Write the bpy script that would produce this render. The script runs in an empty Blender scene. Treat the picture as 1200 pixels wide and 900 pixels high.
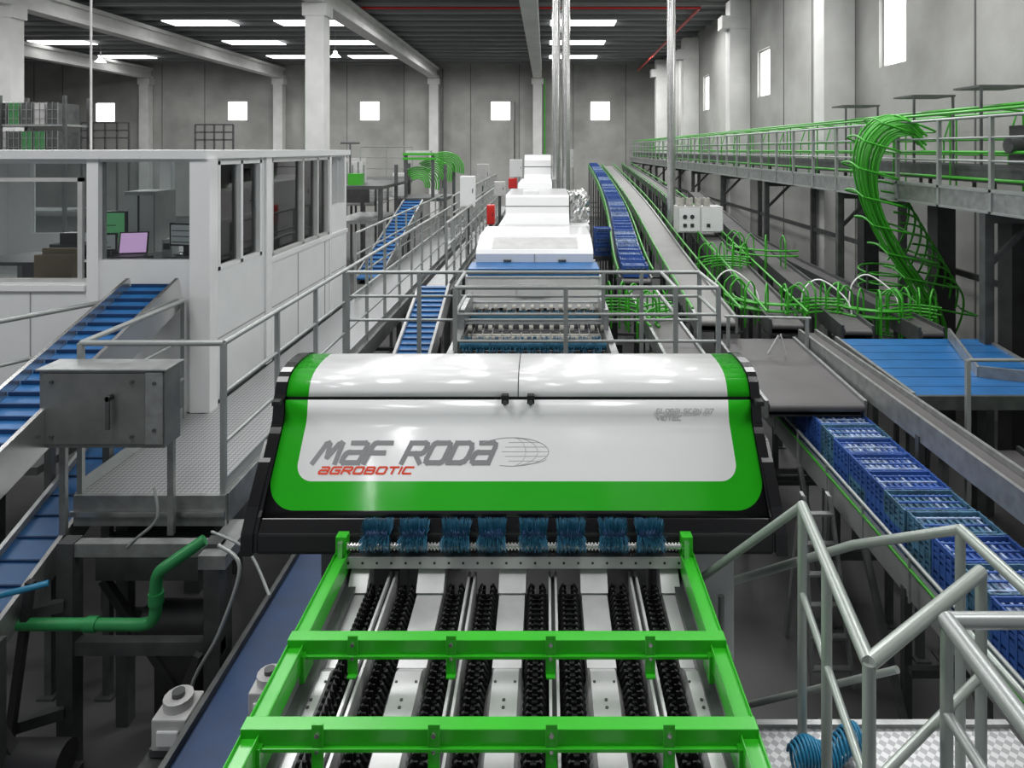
import bpy, bmesh, math, random
from mathutils import Vector
random.seed(7)
scene = bpy.context.scene
try:
    scene.view_settings.view_transform = 'Standard'
except Exception:
    pass
pi = math.pi

# ---------------------------------------------------------------- materials
def mat(name, col, rough=0.5, metal=0.0, noise=0.0, nscale=5.0, bump=0.0, bscale=40.0, emit=0.0, spec=0.5, coat=0.0):
    m = bpy.data.materials.new(name); m.use_nodes = True
    nt = m.node_tree; b = nt.nodes['Principled BSDF']
    c = (col[0], col[1], col[2], 1)
    b.inputs['Base Color'].default_value = c
    b.inputs['Roughness'].default_value = rough
    b.inputs['Metallic'].default_value = metal
    b.inputs['Specular IOR Level'].default_value = spec
    b.inputs['Coat Weight'].default_value = coat
    if emit:
        b.inputs['Emission Color'].default_value = c
        b.inputs['Emission Strength'].default_value = emit
    tc = nt.nodes.new('ShaderNodeTexCoord')
    if noise:
        n = nt.nodes.new('ShaderNodeTexNoise'); n.inputs['Scale'].default_value = nscale
        n.inputs['Detail'].default_value = 6
        nt.links.new(tc.outputs['Object'], n.inputs['Vector'])
        r = nt.nodes.new('ShaderNodeMapRange')
        r.inputs['From Min'].default_value = 0.3; r.inputs['From Max'].default_value = 0.7
        r.inputs['To Min'].default_value = 1 - noise; r.inputs['To Max'].default_value = 1 + noise
        nt.links.new(n.outputs['Fac'], r.inputs['Value'])
        mx = nt.nodes.new('ShaderNodeMix'); mx.data_type = 'RGBA'; mx.blend_type = 'MULTIPLY'
        mx.inputs[0].default_value = 1
        mx.inputs[6].default_value = c
        nt.links.new(r.outputs['Result'], mx.inputs[7])
        nt.links.new(mx.outputs[2], b.inputs['Base Color'])
    if bump:
        n2 = nt.nodes.new('ShaderNodeTexNoise'); n2.inputs['Scale'].default_value = bscale
        nt.links.new(tc.outputs['Object'], n2.inputs['Vector'])
        bp = nt.nodes.new('ShaderNodeBump'); bp.inputs['Strength'].default_value = bump
        bp.inputs['Distance'].default_value = 0.02
        nt.links.new(n2.outputs['Fac'], bp.inputs['Height'])
        nt.links.new(bp.outputs['Normal'], b.inputs['Normal'])
    return m

M_conc = mat('concrete_wall', (.33, .33, .315), .9, noise=.22, nscale=.55, bump=.2, bscale=8)
M_concl = mat('concrete_light', (.60, .60, .585), .85, noise=.08, nscale=1.5)
M_joint = mat('joint_dark', (.10, .10, .10), .9)
M_floor = mat('floor_concrete', (.085, .085, .084), .5, noise=.35, nscale=.9)
M_roof = mat('roof_deck', (.085, .09, .092), .6, noise=.1, nscale=1)
M_purl = mat('purlin', (.26, .265, .27), .6)
M_win = mat('window_daylight', (1, 1, 1), .5, emit=5)
M_sky = mat('skylight_and_office_glow', (1, 1, 1), .5, emit=3.2)
M_white = mat('white_panel', (.74, .75, .75), .4, noise=.03, nscale=3)
M_whiteg = mat('white_gloss', (.82, .82, .82), .22, coat=.3)
M_dwhite = mat('dull_white', (.5, .5, .49), .5, noise=.1, nscale=6)
M_seam = mat('panel_seam', (.3, .3, .3), .6)
M_green = mat('green_paint', (.03, .44, .015), .3, noise=.06, nscale=6, coat=.2)
M_greend = mat('green_tube', (.045, .34, .02), .35)
M_greenp = mat('green_pipe', (.025, .24, .07), .35)
M_black = mat('black_gloss', (.008, .008, .009), .18)
M_blackm = mat('black_matte', (.012, .012, .013), .6)
M_dark = mat('dark_machine', (.028, .028, .03), .55, noise=.3, nscale=4)
M_steel = mat('galvanised_steel', (.32, .33, .325), .38, metal=.6, noise=.2, nscale=9)
M_steelb = mat('brushed_steel_box', (.23, .235, .23), .36, metal=.6, noise=.15, nscale=5)
M_steeld = mat('steel_dark', (.10, .105, .105), .45, metal=.5, noise=.25, nscale=6)
M_rail = mat('rail_grey', (.34, .36, .35), .35, metal=.35, noise=.06, nscale=5)
M_raild = mat('rail_greenish', (.36, .40, .37), .3, metal=.35)
M_stain = mat('stainless', (.62, .62, .61), .25, metal=.9, noise=.08, nscale=5)
M_alu = mat('aluminium_plate', (.60, .60, .60), .34, metal=.4, noise=.12, nscale=7)
M_blue = mat('blue_belt', (.014, .115, .31), .4, noise=.15, nscale=4)
M_blued = mat('blue_belt_dark', (.007, .04, .125), .45, noise=.2, nscale=4)
M_crate = mat('blue_crate', (.028, .085, .31), .45, noise=.3, nscale=2.5)
M_crate2 = mat('blue_crate_pale', (.26, .34, .50), .5, noise=.55, nscale=16)
M_crate3 = mat('blue_crate_teal', (.05, .13, .21), .5, noise=.5, nscale=12)
M_belt = mat('grey_belt', (.085, .08, .08), .5, noise=.15, nscale=2)
M_beltl = mat('grey_belt_light', (.17, .165, .16), .5, noise=.1, nscale=2)
M_bbrush = mat('blue_bristle', (.02, .13, .22), .6)
M_hose = mat('blue_hose', (.02, .2, .36), .35)
M_red = mat('red_paint', (.55, .02, .015), .4)
M_redt = mat('red_lettering', (.75, .06, .02), .4)
M_greyt = mat('grey_lettering', (.27, .27, .28), .3)
M_greyl = mat('pale_lettering', (.48, .48, .49), .4)
M_cream = mat('cream_roller', (.40, .39, .35), .5, noise=.2, nscale=20)
M_card = mat('cardboard', (.32, .22, .12), .8)
M_curt = mat('white_curtain', (.85, .85, .83), .6)
M_scrp = mat('screen_pink', (.55, .35, .6), .3, emit=.8)
M_scrg = mat('screen_green', (.08, .3, .12), .3, emit=.5)
M_scrd = mat('screen_dim', (.3, .33, .33), .3, emit=.3)
M_bin = mat('green_bin', (.05, .22, .07), .5)

def chk():
    m = mat('checker_plate', (.33, .335, .34), .38, metal=.5)
    nt = m.node_tree; b = nt.nodes['Principled BSDF']
    tc = nt.nodes.new('ShaderNodeTexCoord')
    mp = nt.nodes.new('ShaderNodeMapping'); mp.inputs['Rotation'].default_value = (0, 0, .785)
    v = nt.nodes.new('ShaderNodeTexChecker'); v.inputs['Scale'].default_value = 34
    nt.links.new(tc.outputs['Object'], mp.inputs['Vector']); nt.links.new(mp.outputs['Vector'], v.inputs['Vector'])
    v.inputs['Color1'].default_value = (.47, .475, .48, 1); v.inputs['Color2'].default_value = (.27, .275, .28, 1)
    nt.links.new(v.outputs['Color'], b.inputs['Base Color'])
    bp = nt.nodes.new('ShaderNodeBump'); bp.inputs['Strength'].default_value = .5; bp.inputs['Distance'].default_value = .005
    nt.links.new(v.outputs['Fac'], bp.inputs['Height']); nt.links.new(bp.outputs['Normal'], b.inputs['Normal'])
    return m
M_chk = chk()

def glass():
    m = bpy.data.materials.new('window_glass'); m.use_nodes = True
    nt = m.node_tree; nt.nodes.clear()
    o = nt.nodes.new('ShaderNodeOutputMaterial'); mx = nt.nodes.new('ShaderNodeMixShader')
    t = nt.nodes.new('ShaderNodeBsdfTransparent'); g = nt.nodes.new('ShaderNodeBsdfGlossy')
    t.inputs['Color'].default_value = (.88, .90, .90, 1); g.inputs['Roughness'].default_value = .03
    f = nt.nodes.new('ShaderNodeFresnel'); f.inputs['IOR'].default_value = 1.45
    nt.links.new(f.outputs[0], mx.inputs[0])
    nt.links.new(t.outputs[0], mx.inputs[1]); nt.links.new(g.outputs[0], mx.inputs[2]); nt.links.new(mx.outputs[0], o.inputs[0])
    return m
M_glass = glass()

# ---------------------------------------------------------------- mesh builder
class MB:
    def __init__(s): s.v = []; s.f = []; s.m = []; s.sm = []; s.mats = []; s.posts = set()
    def mi(s, m):
        if m not in s.mats: s.mats.append(m)
        return s.mats.index(m)
    def add(s, vs, fs, m, smooth=False):
        o = len(s.v); s.v += [tuple(v) for v in vs]; k = s.mi(m)
        for f in fs:
            s.f.append([o + i for i in f]); s.m.append(k); s.sm.append(smooth)
    def box(s, x0, x1, y0, y1, z0, z1, m):
        s.add([(x0,y0,z0),(x1,y0,z0),(x1,y1,z0),(x0,y1,z0),(x0,y0,z1),(x1,y0,z1),(x1,y1,z1),(x0,y1,z1)],
              [(0,3,2,1),(4,5,6,7),(0,1,5,4),(1,2,6,5),(2,3,7,6),(3,0,4,7)], m)
    def beam(s, p, q, w, h, m):
        p = Vector(p); q = Vector(q); d = (q - p).normalized()
        u = Vector((0,0,1)) if abs(d.z) < .95 else Vector((0,1,0))
        l = d.cross(u).normalized(); u = l.cross(d).normalized()
        vs = []
        for c in (p, q):
            for a, b in ((-1,-1),(1,-1),(1,1),(-1,1)):
                vs.append(c + l*a*w/2 + u*b*h/2)
        s.add(vs, [(0,1,2,3),(7,6,5,4),(0,4,5,1),(1,5,6,2),(2,6,7,3),(3,7,4,0)], m)
    def tube(s, pts, r, m, n=8):
        P = [Vector(p) for p in pts]; vs = []; fs = []
        N = len(P); prev = None
        for i in range(N):
            t = (P[min(i+1,N-1)] - P[max(i-1,0)])
            t = t.normalized() if t.length > 1e-9 else Vector((0,0,1))
            if prev is None:
                a = Vector((0,0,1)) if abs(t.z) < .9 else Vector((1,0,0))
                nrm = (a - t*a.dot(t)).normalized()
            else:
                nrm = (prev - t*prev.dot(t)).normalized()
            prev = nrm; bn = t.cross(nrm)
            rr = r[i] if isinstance(r, (list, tuple)) else r
            for k in range(n):
                an = 2*math.pi*k/n
                vs.append(P[i] + nrm*math.cos(an)*rr + bn*math.sin(an)*rr)
        for i in range(N-1):
            for k in range(n):
                fs.append((i*n+k, i*n+(k+1)%n, (i+1)*n+(k+1)%n, (i+1)*n+k))
        s.add(vs, fs, m, True)
        s.add(vs[:n], [tuple(range(n))], m); s.add(vs[-n:], [tuple(range(n))], m)
    def prism(s, prof, x0, x1, m, smooth=False):
        n = len(prof)
        vs = [(x0,y,z) for y,z in prof] + [(x1,y,z) for y,z in prof]
        s.add(vs, [(i,(i+1)%n,n+(i+1)%n,n+i) for i in range(n)], m, smooth)
        s.add(vs, [tuple(range(n)), tuple(range(n,2*n))], m)
    def sweep(s, path, sec, m, smooth=False):
        P = [Vector(p) for p in path]; vs = []; n = len(sec); N = len(P)
        for i in range(N):
            t = (P[min(i+1,N-1)] - P[max(i-1,0)]).normalized()
            l = Vector((t.y, -t.x, 0)).normalized(); u = l.cross(t)
            for a, b in sec: vs.append(P[i] + l*a + u*b)
        fs = []
        for i in range(N-1):
            for k in range(n):
                fs.append((i*n+k, i*n+(k+1)%n, (i+1)*n+(k+1)%n, (i+1)*n+k))
        fs += [tuple(range(n)), tuple(range((N-1)*n, N*n))]
        s.add(vs, fs, m, smooth)
    def build(s, name, bevel=0, parent=None):
        me = bpy.data.meshes.new(name); me.from_pydata(s.v, [], s.f)
        for m in s.mats: me.materials.append(m)
        me.polygons.foreach_set('material_index', s.m)
        me.polygons.foreach_set('use_smooth', s.sm)
        bm = bmesh.new(); bm.from_mesh(me)
        bmesh.ops.recalc_face_normals(bm, faces=bm.faces); bm.to_mesh(me); bm.free()
        ob = bpy.data.objects.new(name, me); scene.collection.objects.link(ob)
        if bevel:
            md = ob.modifiers.new('bevel', 'BEVEL'); md.width = bevel; md.segments = 2; md.limit_method = 'ANGLE'
        if parent: ob.parent = parent
        return ob

def smooth_path(pts, n=6):
    P = [Vector(p) for p in pts]; out = []
    for i in range(len(P)-1):
        p0 = P[max(i-1,0)]; p1 = P[i]; p2 = P[i+1]; p3 = P[min(i+2,len(P)-1)]
        for k in range(n):
            t = k/n
            out.append(.5*((2*p1)+(-p0+p2)*t+(2*p0-5*p1+4*p2-p3)*t*t+(-p0+3*p1-3*p2+p3)*t**3))
    out.append(P[-1]); return out

def rect(a0, a1, b0, b1): return [(a0,b0),(a1,b0),(a1,b1),(a0,b1)]

def along(path, step):
    P = [Vector(p) for p in path]; out = []; d = step*.5
    for i in range(len(P)-1):
        L = (P[i+1]-P[i]).length; t = (P[i+1]-P[i]).normalized()
        while d <= L:
            out.append((P[i]+t*d, t)); d += step
        d -= L
    return out

# ---------------------------------------------------------------- room shell
H = 10.7
b = MB(); b.box(-40, 8.1, -3, 48.3, -.2, 0, M_floor); b.build('floor')

def wall_x(b, y0, y1, xa, xb, z0, z1, ops, m):
    x = xa
    for (oa, ob_, za, zb) in sorted(ops):
        b.box(x, oa, y0, y1, z0, z1, m)
        if za > z0: b.box(oa, ob_, y0, y1, z0, za, m)
        if zb < z1: b.box(oa, ob_, y0, y1, zb, z1, m)
        x = ob_
    b.box(x, xb, y0, y1, z0, z1, m)
def wall_y(b, x0, x1, ya, yb, z0, z1, ops, m):
    y = ya
    for (oa, ob_, za, zb) in sorted(ops):
        b.box(x0, x1, y, oa, z0, z1, m)
        if za > z0: b.box(x0, x1, oa, ob_, z0, za, m)
        if zb < z1: b.box(x0, x1, oa, ob_, zb, z1, m)
        y = ob_
    b.box(x0, x1, y, yb, z0, z1, m)

bw = [(-31.0, 7.3), (-21.7, 7.4), (-12.4, 7.4), (-3.2, 7.4), (3.8, 7.4)]
ops = [(x-.72, x+.72, z-.7, z+.7) for x, z in bw]
b = MB(); wall_x(b, 48, 48.3, -40, 8.1, 0, H, ops, M_conc)
for x in [-36,-34,-27,-24,-16,-14,-10,-5.3,-1.9,1.9,5.6]:
    b.box(x-.02, x+.02, 47.985, 48.0, 0, H, M_joint)
b.build('wall_back')
b = MB()
rw = [(14.8, 16.0), (23.8, 25.2), (32.7, 33.9), (6.2, 7.4)]
wall_y(b, 7.8, 8.1, -3, 48, 0, H, [(a, c, 6.6, 8.3) for a, c in rw], M_conc)
for y in [4, 9.6, 12.4, 20, 22.4, 29, 37.5, 40.3]: b.box(7.785, 7.8, y-.02, y+.02, 0, H, M_joint)
b.build('wall_right')
b = MB(); b.box(-40.3, -40, -3, 48.3, 0, H, M_conc); b.build('wall_left')
k = 1
for x, z in bw:
    b = MB(); b.box(x-.72, x+.72, 48.1, 48.13, z-.7, z+.7, M_win)
    for t in ((x-.72,x-.66,z-.7,z+.7),(x+.66,x+.72,z-.7,z+.7),(x-.72,x+.72,z-.7,z-.64),(x-.72,x+.72,z+.64,z+.7)):
        b.box(t[0], t[1], 48.0, 48.1, t[2], t[3], M_dwhite)
    b.build('window_%d' % k); k += 1
for a, c in rw:
    b = MB(); b.box(8.0, 8.03, a, c, 6.6, 8.3, M_win)
    b.box(7.9, 8.0, a, a+.05, 6.6, 8.3, M_dwhite); b.box(7.9, 8.0, c-.05, c, 6.6, 8.3, M_dwhite)
    b.box(7.9, 8.0, a+.05, c-.05, 6.6, 6.65, M_dwhite); b.box(7.9, 8.0, a+.05, c-.05, 8.25, 8.3, M_dwhite)
    b.build('window_%d' % k); k += 1
b = MB(); b.box(-40, 8.1, -3, 48.3, H, H+.2, M_roof)
y = -2.5
while y < 48:
    b.box(-40, 7.8, y-.07, y+.07, H-.13, H, M_purl); y += 1.45
b.build('ceiling')
b = MB()
for y in [1.5, 7.5, 13.5, 19.5, 25.85, 31.65, 37.45, 43.25]:
    for xa, xb in [(-28,-25),(-17.5,-14.5),(-12.4,-9.2),(.2,3.2),(-6.5,-4.5),(4.6,6.6)]:
        if y > 24 and xa in (-6.5,): continue
        if xa == 4.6 and y > 30: continue
        b.box(xa, xb, y-.62, y+.62, H-.17, H-.131, M_sky)
b.build('skylight')
for x in (-27.9, -18.6, -7.8, -.6):
    b = MB(); b.box(x-.3, x+.3, -3, 48, 10.25, 10.42, M_concl); b.box(x-.14, x+.14, -3, 48, 9.85, 10.25, M_concl)
    b.box(x-.3, x+.3, -3, 48, 9.65, 9.85, M_concl)
    b.build('roof_beam')
for x, y in [(-7.8,23.3),(-18.6,23.6),(-27.9,47.6),(-18.6,47.6),(-7.8,47.6),(-.6,47.6)]:
    b = MB(); b.box(x-.32, x+.32, y-.32, y+.32, 0, 9.65, M_concl); b.box(x-.42, x+.42, y-.35, y+.35, 9.2, 9.649, M_concl)
    b.build('concrete_column', .02)
for y in (8.4, 17.2, 26, 34.8, 43.4):
    b = MB(); b.box(7.0, 7.79, y, y+.65, 0, 10.4, M_concl); b.box(6.7, 7.79, y-.02, y+.67, 9.3, 9.8, M_concl); b.build('wall_pilaster', .02)
b = MB(); b.tube([(-9,28,10.5),(6.3,28,10.5)], .05, M_red)
b.tube([(6.3,28,10.5),(6.3,46.8,10.1)], .06, M_red)
b.build('sprinkler_pipe')
for x, y, z in [(.27,18.3,3.4),(.53,18.3,3.4),(3.3,18,2.3)]:
    b = MB(); b.tube([(x,y,z),(x,y,H-.15)], .11, M_stain, 14)
    zz = z+1
    while zz < H-.4:
        b.tube([(x,y,zz),(x,y,zz+.04)], .118, M_stain, 14); zz += 1.2
    b.build('exhaust_duct')
b = MB(); b.tube([(-16.6,47.2,2),(-16.6,47.2,10.3)], .09, M_greend); b.tube([(-7.2,47.5,2),(-7.2,47.5,10.3)], .05, M_steeld)
b.tube([(-2.2,47.5,2),(-2.2,47.5,8)], .05, M_steeld); b.tube([(-.1,47.4,2),(-.1,47.4,9.6)], .06, M_greend); b.build('wall_conduit')
for x,y in [(-10.5,34),(-23.5,36)]:
    b = MB(); b.tube([(x,y,H-.1),(x,y,9.6)], .02, M_steel); b.tube([(x,y,9.6),(x,y,9.45),(x,y,9.3)], [.08,.12,.28], M_win); b.build('pendant_lamp')

# ---------------------------------------------------------------- left office cabin
b = MB()
wall_x(b, 7.15, 7.27, -9.6, -3.6, 1.95, 4.6, [(-9.2,-7.3,3.3,4.5),(-7.15,-4.80,3.3,4.55),(-4.68,-3.72,3.54,4.57)], M_white)
wall_y(b, -3.72, -3.6, 7.27, 12.3, 1.95, 4.6, [(7.45,8.66,3.37,4.57),(8.92,11.3,3.3,4.57),(11.42,12.2,3.75,4.57)], M_white)
wall_x(b, 12.18, 12.3, -9.6, -3.72, 1.95, 4.6, [(-9.2,-6.9,3.2,4.5),(-6.7,-4.0,3.2,4.5)], M_white)
b.box(-9.7, -9.6, 7.15, 12.3, 1.95, 4.6, M_white)
b.box(-9.75, -3.54, 7.09, 12.36, 4.6, 4.69, M_white)
b.box(-9.6, -3.72, 7.27, 12.18, 2.6, 2.7, M_dwhite)
b.box(-3.72, -3.51, 7.12, 7.3, 1.95, 4.6, M_whiteg)
b.box(-3.62, -3.57, 8.72, 8.9, 1.95, 4.6, M_whiteg)
b.box(-4.80, -4.68, 7.13, 7.15, 1.95, 4.6, M_whiteg)
b.box(-3.6, -3.585, 11.32, 11.41, 1.95, 4.6, M_whiteg)
b.box(-3.6,-3.575,8.9,12.3,3.22,3.28,M_whiteg); b.box(-7.15,-4.82,7.12,7.15,3.22,3.28,M_whiteg); b.box(-3.599,-3.588,7.3,12.3,2.62,2.63,M_seam)
for x in (-5.4,-4.75,-6.6): b.box(x-.004,x+.004,7.143,7.15,1.95,3.2,M_seam)
for y in (9.9,11.1): b.box(-3.6,-3.593,y-.006,y+.006,1.95,3.2,M_seam)
for y in (8.06, 8.60, 7.50): b.box(-3.68,-3.59,y-.03,y+.03,3.37,4.57,M_white)
for y in (8.96,10.1,10.75,11.27): b.box(-3.68,-3.59,y-.03,y+.03,3.3,4.57,M_dwhite)
for z in (3.39,4.55): b.box(-3.68,-3.59,7.45,8.66,z-.02,z+.02,M_white)
for z in (3.32,4.55): b.box(-3.68,-3.59,8.92,11.3,z-.02,z+.02,M_dwhite)
b.box(-7.15,-4.80,7.18,7.22,3.3,3.34,M_dwhite); b.box(-5.95,-5.9,7.18,7.22,3.34,4.4,M_dwhite); b.box(-7.15,-4.88,7.18,7.22,4.36,4.4,M_dwhite); b.box(-4.93,-4.88,7.18,7.22,3.34,4.4,M_dwhite)
b.box(-5.4,-5.34,12.2,12.25,3.2,4.5,M_dwhite)
b.box(-9.2,-7.3,7.2,7.206,3.3,4.5,M_glass); b.box(-4.68,-3.72,7.2,7.206,3.54,4.57,M_glass); b.box(-7.15,-4.80,7.225,7.23,3.34,4.55,M_glass)
b.box(-3.65,-3.644,7.45,8.66,3.37,4.57,M_glass); b.box(-3.65,-3.644,8.92,11.3,3.3,4.57,M_glass)
b.box(-9.2,-6.9,12.26,12.266,3.2,4.5,M_glass); b.box(-6.7,-4.0,12.26,12.266,3.2,4.5,M_glass)
b.box(-9.6,-3.6,7.15,12.3,1.75,1.949,M_steeld)
for x in (-9.4,-6.6,-3.75):
    for y in (7.3, 12.1): b.box(x-.08,x+.08,y-.08,y+.08,0,1.75,M_steeld)
b.box(-6.9,-5.9,9,9.6,4.57,4.6,M_sky)  # glowing ceiling panel added to brighten the cabin interior, not a skylight
b.build('office_cabin')
def monitor(x, y, z, w, h, scr, name='computer_monitor', rz=0):
    b = MB(); b.box(-w/2, w/2, 0, .04, .1, .1+h, M_black); b.box(-w/2+.02, w/2-.02, -.004, 0, .12, .08+h, scr)
    b.box(-.03,.03,.01,.04,.0,.1,M_black); b.box(-.1,.1,-.06,.1,0,.012,M_black)
    for i in range(3): b.box(-w/2+.03,w/2-.06-.03*i,-.006,-.004,.14+h*.25*i,.15+h*.25*i,M_blackm)
    o = b.build(name); o.location = (x,y,z); o.rotation_euler = (0,0,rz)
    return o
b = MB(); b.box(-6.4,-3.8,7.5,8.25,3.42,3.46,M_blackm)
for x in (-6.3,-3.9):
    for y in (7.55,8.2): b.box(x-.03,x+.03,y-.03,y+.03,2.7,3.42,M_steeld)
b.box(-6.3,-3.9,8.18,8.2,2.75,3.42,M_blackm); b.build('office_desk')
monitor(-5.04,7.95,3.46,.3,.42,M_scrg); monitor(-4.10,7.75,3.50,.40,.26,M_scrd,rz=-.2)
monitor(-4.92,7.65,3.46,.2,.2,M_scrd,rz=.3)
b = MB(); b.box(-.15,.15,-.1,.12,0,.02,M_steeld); b.beam((0,.12,.02),(0,.18,.26),.3,.012,M_black)
b.add([(-.135,.108,.035),(.135,.108,.035),(.135,.166,.25),(-.135,.166,.25)],[(0,1,2,3)],M_scrp)
o = b.build('laptop'); o.location = (-4.64,7.6,3.50); o.rotation_euler=(0,0,.25)
b = MB(); b.box(-4.82,-4.46,7.5,7.75,3.461,3.498,M_dark); b.build('laptop_stand')
b = MB(); b.box(-4.42,-4.3,7.85,8.0,3.461,3.66,M_white); b.box(-4.40,-4.32,7.84,7.85,3.55,3.62,M_dark); b.build('label_printer')
b = MB(); b.box(-5.5,-5.1,7.45,7.49,2.9,3.62,M_card); b.box(-5.5,-5.1,7.33,7.44,2.9,3.56,M_card); b.build('cardboard_sheet')
b = MB(); b.box(-5.75,-5.3,7.9,8.15,3.47,3.6,M_black); b.box(-5.7,-5.5,8.0,8.1,3.6,3.72,M_blackm); b.build('office_telephone')
b = MB(); b.box(-5.5,-5.1,8.9,9.4,2.7,4.15,M_dwhite); b.box(-5.48,-5.12,8.88,8.9,2.75,4.1,M_white); b.box(-5.31,-5.29,8.87,8.88,2.75,4.1,M_dark); b.build('office_cabinet')
b = MB(); b.tube([(-6,9,4.69),(-6,9,H)], .014, M_dwhite); b.build('hanging_cable')

# ---------------------------------------------------------------- walkways + railings
def railing(b, pts, z0, hs=(1.2,.8,.4), step=1.1, r=.024, m=M_rail, toe=True, post=.04):
    for i in range(len(pts)-1):
        p = Vector((*pts[i],0)); q = Vector((*pts[i+1],0)); L = (q-p).length
        n = max(1, round(L/step))
        for h in hs:
            b.tube([(p.x,p.y,z0+h),(q.x,q.y,z0+h)], r if h == hs[0] else r*.75, m)
        for k in range(n+1):
            c = p.lerp(q, k/n)
            key = (round(c.x,2), round(c.y,2))
            if key in b.posts: continue
            b.posts.add(key)
            b.box(c.x-post/2, c.x+post/2, c.y-post/2, c.y+post/2, z0-.05, z0+hs[0], m)
        if toe: b.beam((p.x,p.y,z0+.06),(q.x,q.y,z0+.06), .01, .1, m)
b = MB()
b.box(-3.72,-2.56,5.44,7.1,1.90,1.95,M_chk); b.box(-3.54,-2.56,7.1,24,1.90,1.95,M_chk)
b.box(-3.74,-2.54,5.40,5.44,1.72,1.96,M_steel); b.box(-3.76,-2.54,5.38,5.40,1.8,1.84,M_stain)
b.box(-2.56,-2.53,5.44,24,1.72,1.96,M_steel); b.box(-3.76,-3.72,5.44,7.1,1.72,1.96,M_steel)
for y in (5.6,7.6,10,13,16,19,22,23.9):
    for x in (-3.45,-2.65): b.box(x-.05,x+.05,y-.05,y+.05,0,1.9,M_steeld)
    b.box(-3.5,-2.6,y-.04,y+.04,1.8,1.9,M_steeld); b.beam((-3.45,y,.9),(-2.65,y,.9),.06,.06,M_steeld)
railing(b, [(-2.58,5.46),(-2.58,24)], 1.95)
railing(b, [(-3.72,5.46),(-3.72,7.0)], 1.95)
railing(b, [(-3.52,12.6),(-3.52,24)], 1.95)
railing(b, [(-3.72,5.46),(-2.58,5.46)], 1.95, hs=(1.2,), toe=False)
b.build('steel_walkway')
b = MB()
railing(b, [(-5.0,6.0),(-4.42,7.05)], 1.95, toe=False)
b.box(-7,-4.4,5.9,7.12,1.88,1.95,M_steeld)
for x,y in ((-6.8,6),(-4.9,6.1),(-4.5,7.0)): b.box(x-.04,x+.04,y-.04,y+.04,0,1.88,M_steeld)
b.build('side_platform')
b = MB()
for x0,x1,y in ((-1.02,1.93,7.65),(-2.5,1.93,8.6)):
    for z in (3.15,2.85,2.55): b.tube([(x0,y,z),(x1,y,z)], .024 if z>3 else .018, M_rail)
for x,y in ((-1.02,7.65),(.22,7.65),(.72,8.6),(1.45,7.65),(1.93,7.65),(-2.5,8.6),(-1.6,8.6),(-1.1,8.6),(1.93,8.6),(1.2,8.6)):
    zb = 2.35 if -1.01 < x < .8 else 0
    b.box(x-.024,x+.024,y-.024,y+.024,zb,3.15,M_rail)
for x in (-1.02,1.93,1.45):
    for z in (3.15,2.85): b.tube([(x,7.65,z),(x,8.6,z)], .022, M_rail)
b.build('guard_rail')
b = MB()
railing(b, [(-1.75,12),(-1.75,26)], 2.2, step=1.0); railing(b, [(-2.2,16),(-2.2,30)], 2.4, step=1.2)
b.box(-2.2,-1.7,11.9,30,2.12,2.2,M_steel)
for y in (12,15,18,21,24,27,29.8):
    for x in (-2.15,-1.75): b.box(x-.04,x+.04,y-.04,y+.04,0,2.12,M_steeld)
b.build('service_gangway')

# ---------------------------------------------------------------- generic conveyor
def conveyor(name, path, w, bm_, side=M_steel, sh=.16, cleat=0, legs=2.0, cl_m=None, lip=.03, cl_h=.012):
    b = MB()
    b.sweep(path, rect(-w/2, w/2, -.05, 0), bm_)
    for sgn in (-1, 1):
        a = sgn*(w/2+.02)
        b.sweep(path, rect(a-.018, a+.018, -sh, lip), side)
    b.sweep(path, rect(-w/2+.02, w/2-.02, -sh+.01, -sh+.03), M_dark)
    if cleat:
        for p, t in along(path, cleat):
            l = Vector((t.y,-t.x,0)).normalized(); u = l.cross(t)
            b.beam(p-l*(w/2-.01)+u*cl_h*.5, p+l*(w/2-.01)+u*cl_h*.5, .018, cl_h, cl_m or bm_)
    for e, o in ((Vector(path[0]),Vector(path[1])),(Vector(path[-1]),Vector(path[-2]))):
        t=(o-e).normalized(); l = Vector((t.y,-t.x,0)).normalized(); e2=e-Vector((0,0,.045))
        b.tube([e2-l*(w/2-.002),e2+l*(w/2-.002)], .044, bm_, 10)
    if legs:
        for p, t in along(path, legs):
            l = Vector((t.y,-t.x,0)).normalized()
            if p.z - sh > .2:
                for sg in (-1,1):
                    q = p + l*sg*(w/2+.02)
                    b.box(q.x-.03,q.x+.03,q.y-.03,q.y+.03,0,p.z-sh+.05,M_steeld)
                    b.box(q.x-.07,q.x+.07,q.y-.07,q.y+.07,0,.02,M_steeld)
                a1 = p-l*(w/2); a2 = p+l*(w/2)
                b.beam((a1.x,a1.y,p.z*.45),(a2.x,a2.y,p.z*.45),.04,.05,M_steeld)
    return b.build(name)

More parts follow.
